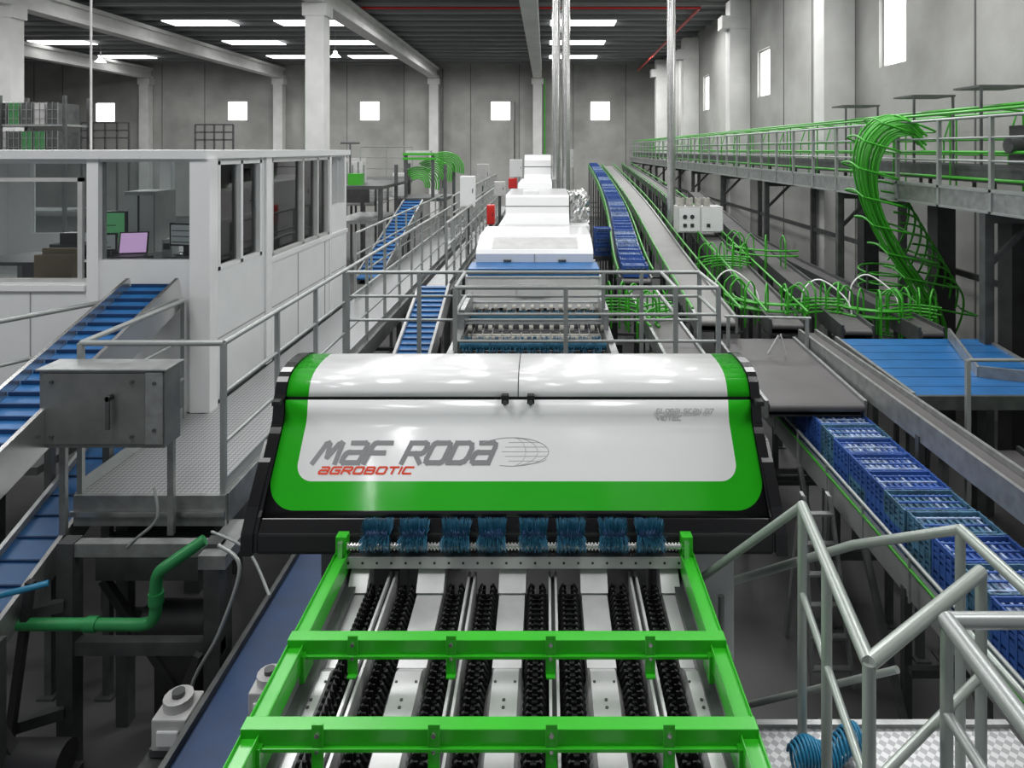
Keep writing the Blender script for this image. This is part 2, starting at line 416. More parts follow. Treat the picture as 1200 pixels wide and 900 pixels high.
conveyor('blue_incline_conveyor', [(-4.02,3.6,2.16),(-4.02,5.1,2.66),(-4.02,7.0,3.30)], .46, M_blue, M_stain, .22, cleat=.14, legs=1.6, lip=.09, cl_m=M_blued, cl_h=.03)
conveyor('blue_incline_conveyor', [(-4.0,3.8,1.02),(-4.0,6.4,2.03)], .36, M_blue, M_steel, .16, cleat=.2, legs=0, lip=.05, cl_m=M_blued)
conveyor('blue_incline_conveyor', [(-3.85,14.8,1.95),(-3.85,19.8,3.2)], .5, M_blue, M_steel, .2, cleat=.25, legs=2, lip=.05, cl_m=M_blued, cl_h=.04)
conveyor('blue_incline_conveyor', [(-1.75,6.8,1.35),(-1.75,10.7,2.56)], .42, M_blue, M_dwhite, .25, cleat=.14, legs=2, lip=.05, cl_m=M_blued, cl_h=.02)
conveyor('blue_floor_conveyor', [(-2.02,1.5,1.1),(-2.02,8.2,1.1)], .34, M_blued, M_steeld, .2, cleat=0, legs=1.5, lip=.05)

b = MB(); b.box(-3.80,-2.86,5.12,5.34,2.46,3.04,M_steelb); b.box(-3.77,-3.0,5.11,5.12,2.49,3.02,M_steelb)
b.box(-3.0,-2.87,5.105,5.12,2.49,3.03,M_steel)
for x,z in ((-3.7,2.55),(-3.1,2.55),(-3.7,2.96),(-3.1,2.96),(-2.93,2.6),(-2.93,2.95)): b.tube([(x,5.11,z),(x,5.095,z)], .014, M_steeld)
b.tube([(-3.25,5.11,2.85),(-3.25,5.05,2.85)], .02, M_blackm); b.box(-3.265,-3.235,5.05,5.07,2.62,2.87,M_steeld)
b.box(-3.82,-2.84,5.10,5.36,3.04,3.055,M_steel)
for x in (-3.76,-2.92): b.box(x-.025,x+.025,5.3,5.34,1.7,2.46,M_steel)
b.build('control_box', .004)

b = MB()
for x in (-3.6,-2.5): b.box(x-.06,x+.06,5.1,5.22,0,1.75,M_steeld)
b.box(-3.66,-2.44,5.12,5.20,1.64,1.74,M_steel); b.box(-3.66,-2.44,5.12,5.20,.9,1.0,M_steeld)
b.beam((-2.9,5.0,.1),(-2.55,5.0,1.0),.05,.05,M_dark)
b.beam((-3.9,4.9,.1),(-3.7,4.9,1.6),.05,.05,M_dark)
b.box(-3.5,-2.7,5.3,6.2,1.35,1.6,M_steeld); b.box(-2.55,-2.35,5.0,5.5,1.62,1.72,M_steel)
b.beam((-3.5,5.4,1.3),(-2.9,5.4,.4),.06,.06,M_dark); b.beam((-3.2,4.6,.05),(-3.9,4.7,.9),.07,.05,M_dark)
b.tube([(-3.2,5.5,.9),(-2.7,5.5,.9)],.16,M_dark,14); b.tube([(-3.7,4.7,.5),(-3.3,4.7,.5)],.12,M_dark,14); b.box(-3.75,-3.25,4.6,4.8,0,.4,M_dark); b.box(-3.1,-2.8,5.4,5.6,0,.76,M_dark)
for z in (.5,1.3): b.beam((-4.6,4.6,z),(-3.6,5.1,z),.06,.08,M_steeld)
for x in (-4.5,-3.7): b.box(x-.04,x+.04,4.55,4.63,0,1.4,M_steeld)
b.beam((-4.4,4.4,.3),(-3.8,4.6,1.5),.05,.05,M_rail)
b.build('support_frame')
b = MB()
b.tube(smooth_path([(-4.4,4.9,1.29),(-3.2,4.9,1.29),(-2.9,4.9,1.29),(-2.82,4.9,1.33),(-2.80,4.9,1.42),(-2.80,4.9,1.56),(-2.78,4.9,1.66),(-2.7,4.92,1.72),(-2.5,5.0,1.84)],4), .042, M_greenp, 12)
for p,q in (((-2.8,4.9,1.44),(-2.8,4.9,1.52)),((-3.3,4.9,1.29),(-3.22,4.9,1.29))): b.tube([p,q], .052, M_greenp, 12)
b.build('green_pipe')
b = MB()
b.tube(smooth_path([(-2.4,5.0,1.8),(-2.2,4.9,1.7),(-2.3,4.8,1.3),(-2.5,4.8,.9),(-2.45,4.7,.5)]), .014, M_rail)
b.tube(smooth_path([(-2.9,5.05,2.2),(-2.85,5.0,2.0),(-3.0,5.0,1.85),(-3.1,5.05,1.75)]), .010, M_rail)
b.tube(smooth_path([(-4.2,4.8,1.5),(-3.8,4.7,1.62),(-3.5,4.8,1.65)]), .022, M_hose)
b.tube(smooth_path([(-2.45,5.0,1.9),(-2.1,4.8,1.88),(-1.7,4.2,1.95)]), .01, M_rail)
b.build('cable_loop')
def motor(x,y,z,s=1):
    b = MB(); b.box(-.11,.11,-.12,.12,-.14,.06,M_dwhite); b.tube([(0,0,.06),(0,0,.12)],.09,M_dwhite,14); b.tube([(.11,0,-.03),(.17,0,-.03)],.07,M_dwhite,12)
    b.box(-.07,.07,-.14,-.12,-.1,.0,M_white); b.box(-.14,.14,-.1,.1,-.2,-.14,M_steeld); b.tube([(0,0,.12),(0,0,.15)],.04,M_steeld,10)
    o = b.build('gear_motor',.01); o.location=(x,y,z); o.scale=(s,s,s)
b=MB(); b.box(-2.55,-2.24,4.2,4.7,.78,.84,M_steeld)
for x in (-2.5,-2.28): b.box(x-.02,x+.02,4.25,4.3,0,.78,M_steeld); b.box(x-.02,x+.02,4.6,4.65,0,.78,M_steeld)
b.build('motor_stand')
motor(-2.38,4.42,1.045,1.0); motor(-1.64,4.05,1.5,.8)

# ---------------------------------------------------------------- sorter lanes
b = MB()
b.box(-1.12,.78,1.6,3.9,1.9,2.16,M_dark)
for x in (-1.05,.72):
    for y in (1.8,3.7): b.box(x-.05,x+.05,y-.05,y+.05,0,1.9,M_steeld)
    b.box(x-.03,x+.03,1.6,3.9,.6,.7,M_steeld); b.box(x-.04,x+.04,1.6,3.8,2.16,2.38,M_steeld)
b.box(.85,1.10,4.0,4.5,0,2.44,M_white)
rails = [-.83,-.40,.035,.47]
pan = [-1.0,-.615,-.18,.255,.66]
for x in rails:
    b.box(x-.022,x-.010,1.7,3.72,2.2,2.4,M_alu); b.box(x+.010,x+.022,1.7,3.72,2.2,2.4,M_alu); b.box(x-.010,x+.010,1.7,3.72,2.2,2.37,M_steeld)
for i,x in enumerate(pan):
    w = .072 if 0 < i < 4 else .05
    b.prism([(3.72,2.18),(3.72,2.35),(3.12,2.33),(3.12,2.18)], x-w+.005, x+w-.005, M_alu)
    b.prism([(3.75,2.2),(3.78,2.46),(3.72,2.47),(3.60,2.36)], x-w, x+w, M_alu)
    sec = [(-w-.030,-.14),(-w+.015,.0),(w-.015,.0),(w+.030,-.14)]
    b.sweep([(x,1.7,2.36),(x,3.06,2.36)], sec, M_alu)
    b.sweep([(x,3.06,2.36),(x,3.15,2.31)], sec, M_alu)
    for y in (2.9,2.86,2.2): b.tube([(x,y,2.36),(x,y,2.364)], .007, M_steeld, 8)
    for y in (3.0,2.45): 
        for sx in (-w*.6,w*.6): b.tube([(x+sx,y,2.36),(x+sx,y,2.363)], .006, M_dark, 8)
b.box(-1.12,-1.07,1.6,3.9,2.16,2.42,M_steel); b.box(.73,.78,1.6,3.9,2.16,2.42,M_steel)
b.build('sorter_lane_bed')
b = MB()
for x in rails:
    for sg in (-1,1):
        cx = x + sg*.085
        b.box(cx-.025,cx+.025,1.7,3.75,2.17,2.24,M_blackm)
        y = 1.72
        while y < 3.72:
            for k in (-1,1):
                pts=[Vector((cx+k*.010,y,2.235)),Vector((cx+k*.036,y-.004,2.275)),Vector((cx+k*.045,y-.012,2.32)),Vector((cx+k*.030,y-.024,2.362))]
                for a,c in zip(pts[:-1],pts[1:]): b.beam(a,c,.014,.008,M_blackm)
                b.beam((cx+k*.022,y+.018,2.25),(cx+k*.020,y+.006,2.335),.016,.006,M_blackm)
            b.beam((cx-.022,y-.004,2.262),(cx+.022,y-.004,2.262),.010,.008,M_steeld)
            b.tube([(cx-.03,y+.016,2.25),(cx+.03,y+.016,2.25)],.012,M_blackm,6)
            y += .038
b.build('carrier_chain')
b = MB()
for s0 in (-1.10,.757):
    b.beam((s0,2.38,2.47),(s0,3.72,2.47),.07,.09,M_green)
    b.box(s0-.036,s0-.030,2.38,3.72,2.5,2.53,M_green); b.box(s0+.030,s0+.036,2.38,3.72,2.5,2.53,M_green)
for y in (3.02,2.56):
    b.box(-1.135,.79,y-.03,y+.03,2.475,2.55,M_green)
    b.box(-1.135,.79,y-.045,y-.03,2.475,2.49,M_green)
    for x in rails:
        xx = x - .015
        b.box(xx-.022,xx+.022,y-.04,y-.03,2.40,2.575,M_green); b.box(xx-.02,xx+.02,y-.06,y-.03,2.40,2.41,M_green)
        b.tube([(xx,y-.04,2.54),(xx,y-.05,2.54)], .009, M_stain); b.tube([(xx,y-.04,2.48),(xx,y-.05,2.48)], .007, M_stain)
for x in (-1.10,.757):
    for y in (3.02,2.56):
        b.box(x-.05,x+.05,y-.06,y+.06,2.38,2.5,M_green); b.tube([(x,y-.06,2.5),(x,y-.07,2.5)], .012, M_stain)
    b.box(x-.03,x+.03,3.66,3.72,2.4,2.62,M_green)
b.build('green_guard_frame', .004)
b = MB(); b.box(-1.10,.76,3.66,3.70,2.49,2.515,M_stain); b.box(-1.10,.76,3.655,3.66,2.455,2.515,M_alu)
for i in range(24):
    x = -1.06+i*.077; b.tube([(x,3.655,2.485),(x,3.653,2.485)], .007, M_dark, 8)
b.tube([(-1.1,3.68,2.56),(.76,3.68,2.56)], .014, M_stain)
i = -1.07
while i < .74:
    b.tube([(i,3.68,2.56),(i+.008,3.68,2.56)], .022, M_stain, 8); i += .018
for x in (-1.1,.75): b.box(x-.012,x+.012,3.64,3.72,2.45,2.6,M_stain)
cent = [(px-640)*3.72/800 for px in (443,486,535,577,625,669,718,761)]
for c in cent:
    b.tube([(c-.06,3.70,2.61),(c+.06,3.70,2.61)], .03, M_blued, 10)
    for k in range(900):
        x = c + random.uniform(-.066,.066); a = random.uniform(0,2*math.pi); L = random.uniform(.07,.088)
        sp = (x-c)*.22
        p = Vector((x,3.70,2.61)); q = p + Vector((sp+random.uniform(-.004,.004), math.cos(a)*L, math.sin(a)*L))
        b.add([p+Vector((-.0016,0,0)),p+Vector((.0016,0,0)),q+Vector((.001,0,0)),q+Vector((-.001,0,0))],[(0,1,2,3)],M_bbrush)
b.build('brush_roller')

# ---------------------------------------------------------------- hood
def hood_mat():
    m = bpy.data.materials.new('hood_livery'); m.use_nodes = True
    nt = m.node_tree; P = nt.nodes['Principled BSDF']
    P.inputs['Roughness'].default_value = .2; P.inputs['Coat Weight'].default_value = .3; P.inputs['Coat Roughness'].default_value = .08
    uv = nt.nodes.new('ShaderNodeUVMap'); uv.uv_map = 'UVMap'
    se = nt.nodes.new('ShaderNodeSeparateXYZ'); nt.links.new(uv.outputs[0], se.inputs[0])
    def ma(op, a, b_=None):
        n = nt.nodes.new('ShaderNodeMath'); n.operation = op
        for i, q in enumerate((a, b_)):
            if q is None: continue
            if isinstance(q, (int, float)): n.inputs[i].default_value = q
            else: nt.links.new(q, n.inputs[i])
        return n.outputs[0]
    def rr(x0, x1, v0, v1, r):
        cx, cy, bx, by = (x0+x1)/2, (v0+v1)/2, (x1-x0)/2, (v1-v0)/2
        qx = ma('MAXIMUM', ma('SUBTRACT', ma('ABSOLUTE', ma('SUBTRACT', se.outputs[0], cx)), bx-r), 0)
        qy = ma('MAXIMUM', ma('SUBTRACT', ma('ABSOLUTE', ma('SUBTRACT', se.outputs[1], cy)), by-r), 0)
        d = ma('SQRT', ma('ADD', ma('MULTIPLY', qx, qx), ma('MULTIPLY', qy, qy)))
        return ma('LESS_THAN', d, r)
    g = rr(-1.575, 1.235, .035, 4, .17); w = rr(-1.44, 1.10, .185, 4, .10)
    m1 = nt.nodes.new('ShaderNodeMix'); m1.data_type = 'RGBA'; nt.links.new(g, m1.inputs[0])
    m1.inputs[6].default_value = (.008,.008,.009,1); m1.inputs[7].default_value = (.02,.42,.012,1)
    m2 = nt.nodes.new('ShaderNodeMix'); m2.data_type = 'RGBA'; nt.links.new(w, m2.inputs[0])
    nt.links.new(m1.outputs[2], m2.inputs[6]); m2.inputs[7].default_value = (.84,.84,.84,1)
    nt.links.new(m2.outputs[2], P.inputs['Base Color'])
    return m
M_hood = hood_mat()
low = [(3.79,2.655),(3.81,2.68),(3.84,2.72),(3.92,2.8233),(4.0,2.9267),(4.06,3.0042),(4.085,3.032),(4.105,3.06),(4.116,3.10),(4.13,3.185)]
lid = [(4.14,3.20),(4.152,3.235),(4.17,3.268),(4.195,3.292),(4.23,3.31),(4.28,3.323),(4.35,3.332),(4.45,3.335),(4.55,3.33),(4.62,3.315),(4.8,3.24),(5.05,3.09)]
core = [(3.77,2.50)] + [(y+.012,z-.010) for y,z in low] + [(y+.008,z-.012) for y,z in lid] + [(5.2,2.9),(5.2,2.50)]
b = MB(); b.prism(core, -1.57, 1.23, M_blackm)
cap = [(3.72,2.50),(3.73,2.60),(3.775,2.665)] + [(y-.010,z+.010) for y,z in low[1:]] + [(y-.006,z+.014) for y,z in lid] + [(5.25,2.9),(5.25,2.50)]
b.prism(cap, -1.645, -1.578, M_black); b.prism(cap, 1.238, 1.295, M_black)
b.prism([(3.735,2.50),(3.735,2.60),(3.785,2.655),(3.83,2.655),(3.83,2.50)], -1.578, 1.238, M_black)
b.prism([(3.74,2.48),(3.725,2.50),(3.73,2.585),(3.735,2.60),(3.76,2.60),(3.76,2.48)], -1.577, 1.237, M_blackm)
for xa,xb in ((-1.665,-1.60),(1.25,1.315)):
    b.prism([(3.71,2.485),(3.72,2.60),(3.80,2.71),(3.95,2.89),(4.04,2.98),(4.3,3.0),(4.5,2.9),(4.5,2.485)], xa, xb, M_black)
for px in (592,622):
    x = (px-640)*4.12/800
    b.box(x-.022,x+.022,4.10,4.14,3.168,3.222,M_blackm); b.tube([(x,4.10,3.18),(x,4.085,3.18)], .014, M_steeld)
for x in (-1.615,1.27): b.box(x-.02,x+.03,4.06,4.12,3.17,3.2,M_blackm)
for x in (-1.5,1.15):
    b.box(x-.05,x+.05,4.7,4.8,0,2.50,M_steeld)
hood = b.build('optical_scanner_hood', .005)
def skin_mesh(prof, x0, x1, s0, name):
    s = s0; ss=[]
    for i,(y,z) in enumerate(prof):
        if i: s += math.hypot(y-prof[i-1][0], z-prof[i-1][1])
        ss.append(s)
    vs=[(x,y,z) for (y,z) in prof for x in (x0,x1)]
    fs=[(2*i,2*i+1,2*i+3,2*i+2) for i in range(len(prof)-1)]
    me=bpy.data.meshes.new(name); me.from_pydata(vs,[],fs); me.materials.append(M_hood)
    uv=me.uv_layers.new(name='UVMap')
    for lp in me.loops:
        vi=lp.vertex_index; uv.data[lp.index].uv=(vs[vi][0], ss[vi//2])
    for p in me.polygons: p.use_smooth=True
    ob=bpy.data.objects.new(name,me); scene.collection.objects.link(ob); ob.parent=hood
    md=ob.modifiers.new('s','SOLIDIFY'); md.thickness=.006; md.offset=0
    return ss[-1]
e = skin_mesh(low, -1.578, 1.238, 0, 'front_panel')
skin_mesh(lid, -1.578, -.173, e+.02, 'lid_left'); skin_mesh(lid, -.167, 1.238, e+.02, 'lid_right')
GL = {
 'M': [[(0,0),(.14,.95),(.22,1),(.30,.92),(.5,.3),(.70,.92),(.78,1),(.86,.95),(1,0)]],
 'A': [[(.08,1),(.82,1),(.95,.93),(1,.8),(1,0),(.15,0),(.04,.06),(0,.18),(0,.34),(.04,.46),(.15,.52),(1,.52)]],
 'F': [[(0,0),(0,.5),(.85,.5)],[(0,.5),(0,.85),(.05,.96),(.16,1),(1,1)]],
 'R': [[(0,0),(0,1),(.82,1),(.95,.94),(1,.82),(1,.64),(.95,.52),(.82,.46),(0,.46)],[(.5,.46),(1,0)]],
 'O': [[(.15,0),(.04,.06),(0,.18),(0,.82),(.04,.94),(.15,1),(.85,1),(.96,.94),(1,.82),(1,.18),(.96,.06),(.85,0),(.15,0)]],
 'D': [[(0,0),(0,1),(.7,1),(.9,.92),(1,.72),(1,.28),(.9,.08),(.7,0),(0,0)]],
 'G': [[(1,1),(.15,1),(.04,.94),(0,.82),(0,.18),(.04,.06),(.15,0),(1,0),(1,.5),(.5,.5)]],
 'B': [[(0,0),(0,1),(.8,1),(.92,.9),(.92,.62),(.8,.52),(0,.52)],[(.8,.52),(1,.42),(1,.12),(.88,0),(0,0)]],
 'T': [[(0,1),(1,1)],[(.5,1),(.5,0)]], 'I': [[(0,0),(0,1)]],
 'C': [[(1,1),(.15,1),(.04,.94),(0,.82),(0,.18),(.04,.06),(.15,0),(1,0)]],
 'L': [[(0,1),(0,0),(1,0)]], 'S': [[(1,1),(.1,1),(0,.9),(0,.62),(.1,.52),(.9,.52),(1,.42),(1,.1),(.9,0),(0,0)]],
 'N': [[(0,0),(0,1),(1,0),(1,1)]], 'V': [[(0,1),(.5,0),(1,1)]], 'E': [[(1,1),(0,1),(0,0),(1,0)],[(0,.5),(.85,.5)]],
 '7': [[(0,1),(1,1),(.4,0)]]}
def lettering(txt, org, up, x0, width, h, sw, m, shear, gap=.28, name='lettering'):
    up = Vector(up).normalized(); nr = Vector((0,-up.z,up.y)); org = Vector(org)
    ws=[]
    for c in txt: ws.append(.55 if c==' ' else (0.02 if c=='I' else (1.35 if c=='M' else 1.05)))
    tot = sum(ws)+gap*(len(txt)-1); u = width/tot; x=x0; b=MB(); lay=0
    for c,w in zip(txt,ws):
        for st in GL.get(c,[]):
            P=[(x+px_*w*u+shear*py_*h, py_*h) for px_,py_ in st]
            for (ax,ay),(cx_,cy_) in zip(P[:-1],P[1:]):
                dx,dy=cx_-ax,cy_-ay; L=math.hypot(dx,dy); ex,ey=dx/L*sw*.42,dy/L*sw*.42; nx,ny=-dy/L*sw/2,dx/L*sw/2
                q=[(ax-ex+nx,ay-ey+ny),(ax-ex-nx,ay-ey-ny),(cx_+ex-nx,cy_+ey-ny),(cx_+ex+nx,cy_+ey+ny)]
                lay=(lay+1)%6
                top=[org+Vector((qx,0,0))+up*qy+nr*(.0045+.0002*lay) for qx,qy in q]
                b.add(top,[(0,1,2,3)],m)
        x += (w+gap)*u
    return b.build(name, parent=hood)
upv = (0,.24,.31)
def pl(x, t, o=.0045): return Vector((x, 4.08-.24*t, 3.03-.31*t)) + Vector((0,-.31,.24)).normalized()*o
def po(t): return Vector((0, 4.08-.24*t, 3.03-.31*t))
lettering('MAF RODA', po(.485), upv, -1.355, 1.02, .108, .028, M_greyt, .42, .34)
lettering('AGROBOTIC', po(.635), upv, -1.31, .53, .034, .011, M_redt, .42, .40)
lettering('GLOBALSCAN G7', (0,4.1112,3.112), (0,.014,.085), .665, .34, .024, .0055, M_greyl, .1, .5)
lettering('VIOTEC', (0,4.108,3.072), (0,.014,.085), .665, .145, .024, .0055, M_greyl, .1, .5)
b = MB()
cx, ct = -.20, .33
def ell(cx, ct, rx, rt, a0, a1, r):
    b.tube([pl(cx+rx*math.cos(a), ct-rt*math.sin(a)) for a in [a0+(a1-a0)*k/28 for k in range(29)]], r, M_greyl, 5)
ell(cx,ct,.215,.20,-1.9,2.5,.0020); ell(cx,ct,.15,.20,-1.5,1.57,.0013); ell(cx,ct,.08,.20,-1.5,1.57,.0013)
for q in (-.13,-.065,0,.065,.13): b.tube([pl(cx-.06+abs(q)*.3,ct-q),pl(cx+.215*math.sqrt(max(.02,1-(q/.2)**2)),ct-q)], .0011, M_greyl, 5)
ell(cx-.12,ct+.10,.32,.10,-.9,.0,.0016)
b.build('globe_emblem', parent=hood)

# ---------------------------------------------------------------- machine behind hood
b = MB()
b.box(-1.10,-1.02,5.3,11.6,2.0,2.45,M_steel); b.box(.72,.80,5.3,11.6,2.0,2.45,M_steel)
b.box(-1.02,.72,5.3,11.6,2.0,2.1,M_dark)
for x in (-1.06,.76):
    for y in (5.6,8,10.5): b.box(x-.05,x+.05,y-.05,y+.05,0,2.0,M_steeld)
y = 5.5
while y < 11.2:
    mm = M_cream if 8.5 < y < 8.8 else M_dark
    b.tube([(-1.0,y,2.3),(.7,y,2.3)], .04, mm, 10)
    for k in range(14):
        x=-.95+k*.125; b.tube([(x,y,2.3),(x+.012,y,2.3)], .05, M_steel, 8)
    y += .12
b.build('roller_bed')
def bristle_row(y, z, r, m):
    b = MB()
    b.tube([(-1.0,y,z),(.7,y,z)], r*.55, m, 10)
    x = -.97
    while x < .68:
        for k in range(110):
            xx = x+random.uniform(0,.11); a=random.uniform(0,6.28)
            p=Vector((xx,y,z)); q=p+Vector((0,math.cos(a)*r,math.sin(a)*r))
            b.add([p-Vector((.003,0,0)),p+Vector((.003,0,0)),q+Vector((.002,0,0)),q-Vector((.002,0,0))],[(0,1,2,3)],m)
        x += .15
    for x in (-1.05,.75): b.box(x-.03,x+.03,y-.05,y+.05,2.4,z+.05,M_steel)
    b.build('brush_roller')
bristle_row(7.95,2.42,.10,M_bbrush); bristle_row(9.1,2.46,.09,M_bbrush)
b = MB()
for yy,zz in ((8.6,2.50),(9.5,2.55)):
    b.box(-1.05,.75,yy,yy+.04,zz,zz+.03,M_alu)
    for k in range(14):
        x=-.98+k*.128; b.tube([(x,yy-.02,zz-.05),(x+.05,yy-.02,zz-.05)], .045, M_cream, 10)
for x in (-1.05,.75): b.box(x-.03,x+.03,8.5,9.55,2.4,2.7,M_steel)
b.build('fruit_cup_rail')
b = MB()
x = -1.15; kk=0
while x < .76:
    kk+=1; dy = .010*(kk%2)
    b.box(x, x+.060, 10.0+dy, 10.006+dy, 2.36+random.uniform(-.03,.02), 2.84, M_curt); x += .058
b.box(-1.17,.80,9.97,10.03,2.83,2.845,M_white)
b.box(-1.15,.78,9.99,10.6,2.85,2.95,M_blue)
for x in (-1.16,.79): b.box(x-.03,x+.03,10.04,10.1,2.0,2.85,M_white); b.box(x-.03,x+.03,11.4,11.46,2.0,2.85,M_white)
b.box(-.42,.02,9.955,9.965,2.55,2.74,M_white)
b.build('strip_curtain')
b = MB(); b.box(-1.12,.76,10.65,12.5,2.0,2.9,M_steeld)
for x in (-1.05,.7):
    for y in (11.8,12.4): b.box(x-.05,x+.05,y-.05,y+.05,0,2.0,M_steeld)
b.prism([(10.6,2.90),(10.58,3.08),(10.63,3.14),(11.15,3.27),(11.3,3.29),(12.5,3.29),(12.5,2.90)], -1.09, .73, M_whiteg)
b.prism([(10.66,3.153),(11.12,3.268),(11.12,3.262),(10.66,3.146)], -.85, .5, M_dwhite)
b.box(-1.11,.75,10.56,10.6,2.88,2.92,M_steel)
for x in (-.6,.25): b.box(x-.06,x+.06,10.55,10.58,2.96,2.99,M_steeld)
b.box(-.186,-.174,10.57,10.575,2.92,3.08,M_seam)
b.build('washer_hood', .02)
b = MB()
b.prism([(12.62,2.9),(12.58,3.32),(12.68,3.44),(12.78,3.50),(12.84,3.80),(12.9,3.84),(15.0,3.84),(15.0,2.9)], -.76, .43, M_whiteg)
b.box(-.88,.80,12.55,15.2,2.5,3.30,M_white)
b.box(-.77,.44,12.80,12.82,3.62,3.64,M_steeld); b.box(-.45,-.15,13.2,13.5,3.84,3.9,M_white)
for x in (-.85,.75):
    for y in (12.8,15): b.box(x-.05,x+.05,y-.05,y+.05,0,2.5,M_steeld)
b.build('dryer_hood', .02)
b = MB()
n=9
for (axis) in (0,1):
    vs=[];fs=[]
    for i in range(n+1):
        for j in range(n+1):
            if axis==0: vs.append((.46+.36*i/n, 13.0+random.uniform(-.03,.03), 3.31+.51*j/n))
            else: vs.append((.46+.36*i/n, 13.0+2*j/n, 3.82+random.uniform(-.03,.03)))
    for i in range(n):
        for j in range(n): a=i*(n+1)+j; fs.append((a,a+1,a+n+2,a+n+1))
    b.add(vs,fs,M_stain)
b.box(.465,.81,13.05,15.0,3.305,3.78,M_stain); b.build('insulated_duct_box')
b = MB()
b.prism([(18.6,2.3),(18.6,3.9),(18.8,4.0),(18.9,4.4),(19.1,4.54),(21.5,4.54),(21.5,2.3)], -.60, .13, M_whiteg)
b.prism([(15.8,2.3),(15.8,3.75),(16.0,3.9),(18.6,3.9),(18.6,2.3)], -.66, .14, M_white)
b.box(-.62,.15,18.85,18.87,4.2,4.23,M_steeld); b.box(-.67,.15,15.78,15.8,3.5,3.53,M_steeld)
b.box(-.7,.7,15.7,21.6,2.2,2.3,M_steeld); b.box(.16,.66,17.9,18.7,2.3,3.4,M_dwhite)
for x in (-.65,.6):
    for y in (16,18.5,21): b.box(x-.05,x+.05,y-.05,y+.05,0,2.2,M_steeld)
b.build('waxing_tunnel_hood', .02)
def cabinet(name,x,y,z,w,h,m,dp=.25):
    b=MB(); b.box(x-w/2,x+w/2,y,y+dp,z,z+h,m); b.box(x-w/2+.02,x+w/2-.02,y-.012,y,z+.02,z+h-.02,m)
    b.box(x+w/2-.05,x+w/2-.035,y-.03,y-.012,z+h*.45,z+h*.6,M_dark)
    b.box(x-.04,x+.04,y+.1,y+.16,0,z,M_steeld)
    b.build(name,.006)
cabinet('electrical_cabinet',-1.85,16.0,3.35,.34,.72,M_white)
cabinet('fire_hose_cabinet',-1.22,15.0,3.05,.17,.42,M_red)
cabinet('electrical_cabinet',-1.3,19.0,3.4,.3,.4,M_dwhite)
cabinet('fire_hose_cabinet',-.98,20.0,3.55,.25,.3,M_red)
cabinet('electrical_cabinet',-5.6,26,2.9,.5,.9,M_white)
cabinet('electrical_cabinet',-1.2,27,3.6,.5,.7,M_white)
cabinet('electrical_cabinet',-2.6,28,3.2,.5,.9,M_dwhite)
cabinet('electrical_cabinet',-8.4,30,3.2,.8,1.1,M_dwhite)
cabinet('electrical_cabinet',.9,30,3.9,.6,.8,M_dwhite)

# ---------------------------------------------------------------- far left machinery
b = MB()
for g in range(3):
    for i in range(7):
        y = 22.9+g*.6; r_=.25+.07*i; cx=-4.3+g*.35; cz=3.5+g*.25
        b.tube([(cx+r_*math.cos(a), y+.03*i, cz+r_*math.sin(a)*.9) for a in [(-.3+2.6*k/12) for k in range(13)]], .026, M_greend, 6)
for x in (-4.9,-3.3):
    for y in (22.3,24.4): b.box(x-.05,x+.05,y-.05,y+.05,0,4.2,M_steeld)
for z in (4.5,4.35): b.box(-4.8,-3.7,22.8,23,z,z+.08,M_greend)
b.box(-4.9,-3.3,22.3,24.4,3.0,3.1,M_steeld); b.box(-4.75,-4.65,22.85,22.95,3.1,4.5,M_steeld); b.box(-3.85,-3.75,22.85,22.95,3.1,4.5,M_steeld)
b.box(-4.7,-3.9,22.9,23.4,4.58,4.66,M_dwhite)
b.build('green_tube_elevator')
b = MB()
b.box(-6.8,-4.9,20.5,25,3.5,3.6,M_steeld)
for x in (-6.7,-5.0):
    for y in (20.6,24.9): b.box(x-.06,x+.06,y-.06,y+.06,0,3.5,M_steeld)
b.box(-6.4,-5.3,20.45,20.5,3.1,3.5,M_dark); b.box(-6.6,-5.2,21,24,2.4,2.5,M_steel)
railing(b, [(-6.8,25),(-4.9,25)], 3.6, step=.8)
for k in range(5): b.tube([(-6.6+.18*k,22,3.6),(-6.6+.18*k,22,4.2+.1*(k%2))], .03, M_steel)
b.box(-6.5,-6.0,22.3,22.8,3.6,4.3,M_dwhite)
b.box(-6.1,-5.7,21.0,21.4,3.6,3.95,M_greend); b.tube([(-6.2,21.6,3.6),(-6.2,21.6,4.9)],.03,M_steeld); b.tube([(-6.5,21.6,4.9),(-5.9,21.6,4.9)],.03,M_steeld)
b.build('sorting_platform')
for (x0,x1,y,z) in ((-24.5,-22,36,6.1),(-18.5,-16.5,36,6.0)):
    b=MB()
    for q in range(5):
        xx=x0+(x1-x0)*q/4; b.box(xx-.04,xx+.04,y-.04,y+.04,0,z,M_steeld)
    for zz in (z,z-.4,z-.8): b.box(x0,x1,y-.04,y+.04,zz-.04,zz+.04,M_steeld)
    b.build('pipe_rack')
b = MB()
for x in (-16.9,-15.2,-13.4):
    for y in (19,20): b.box(x-.04,x+.04,y-.04,y+.04,0,6.2,M_steeld)
for z in (1.5,3,4.6,5.4): b.box(-16.9,-13.4,19,20,z-.06,z,M_steel)
for z in (4.6,5.4):
    x=-16.8
    while x < -13.6:
        b.box(x,x+.3,19.05,19.9,z,z+.6,random.choice([M_bin,M_dwhite,M_bin,M_steeld,M_steeld]))
        for q in (0,.15,.3): b.box(x+q-.008,x+q+.008,19.03,19.05,z,z+.62,M_steel)
        for q in (.15,.4): b.box(x,x+.3,19.03,19.05,z+q,z+q+.015,M_steel)
        x+=.36
b.build('storage_shelf')
b = MB(); b.box(-18.3,-17.1,16,22,0,6.1,M_dwhite); b.box(-18.4,-17.0,15.9,22.1,6.1,6.2,M_white); b.build('cold_room_panel')
b = MB()
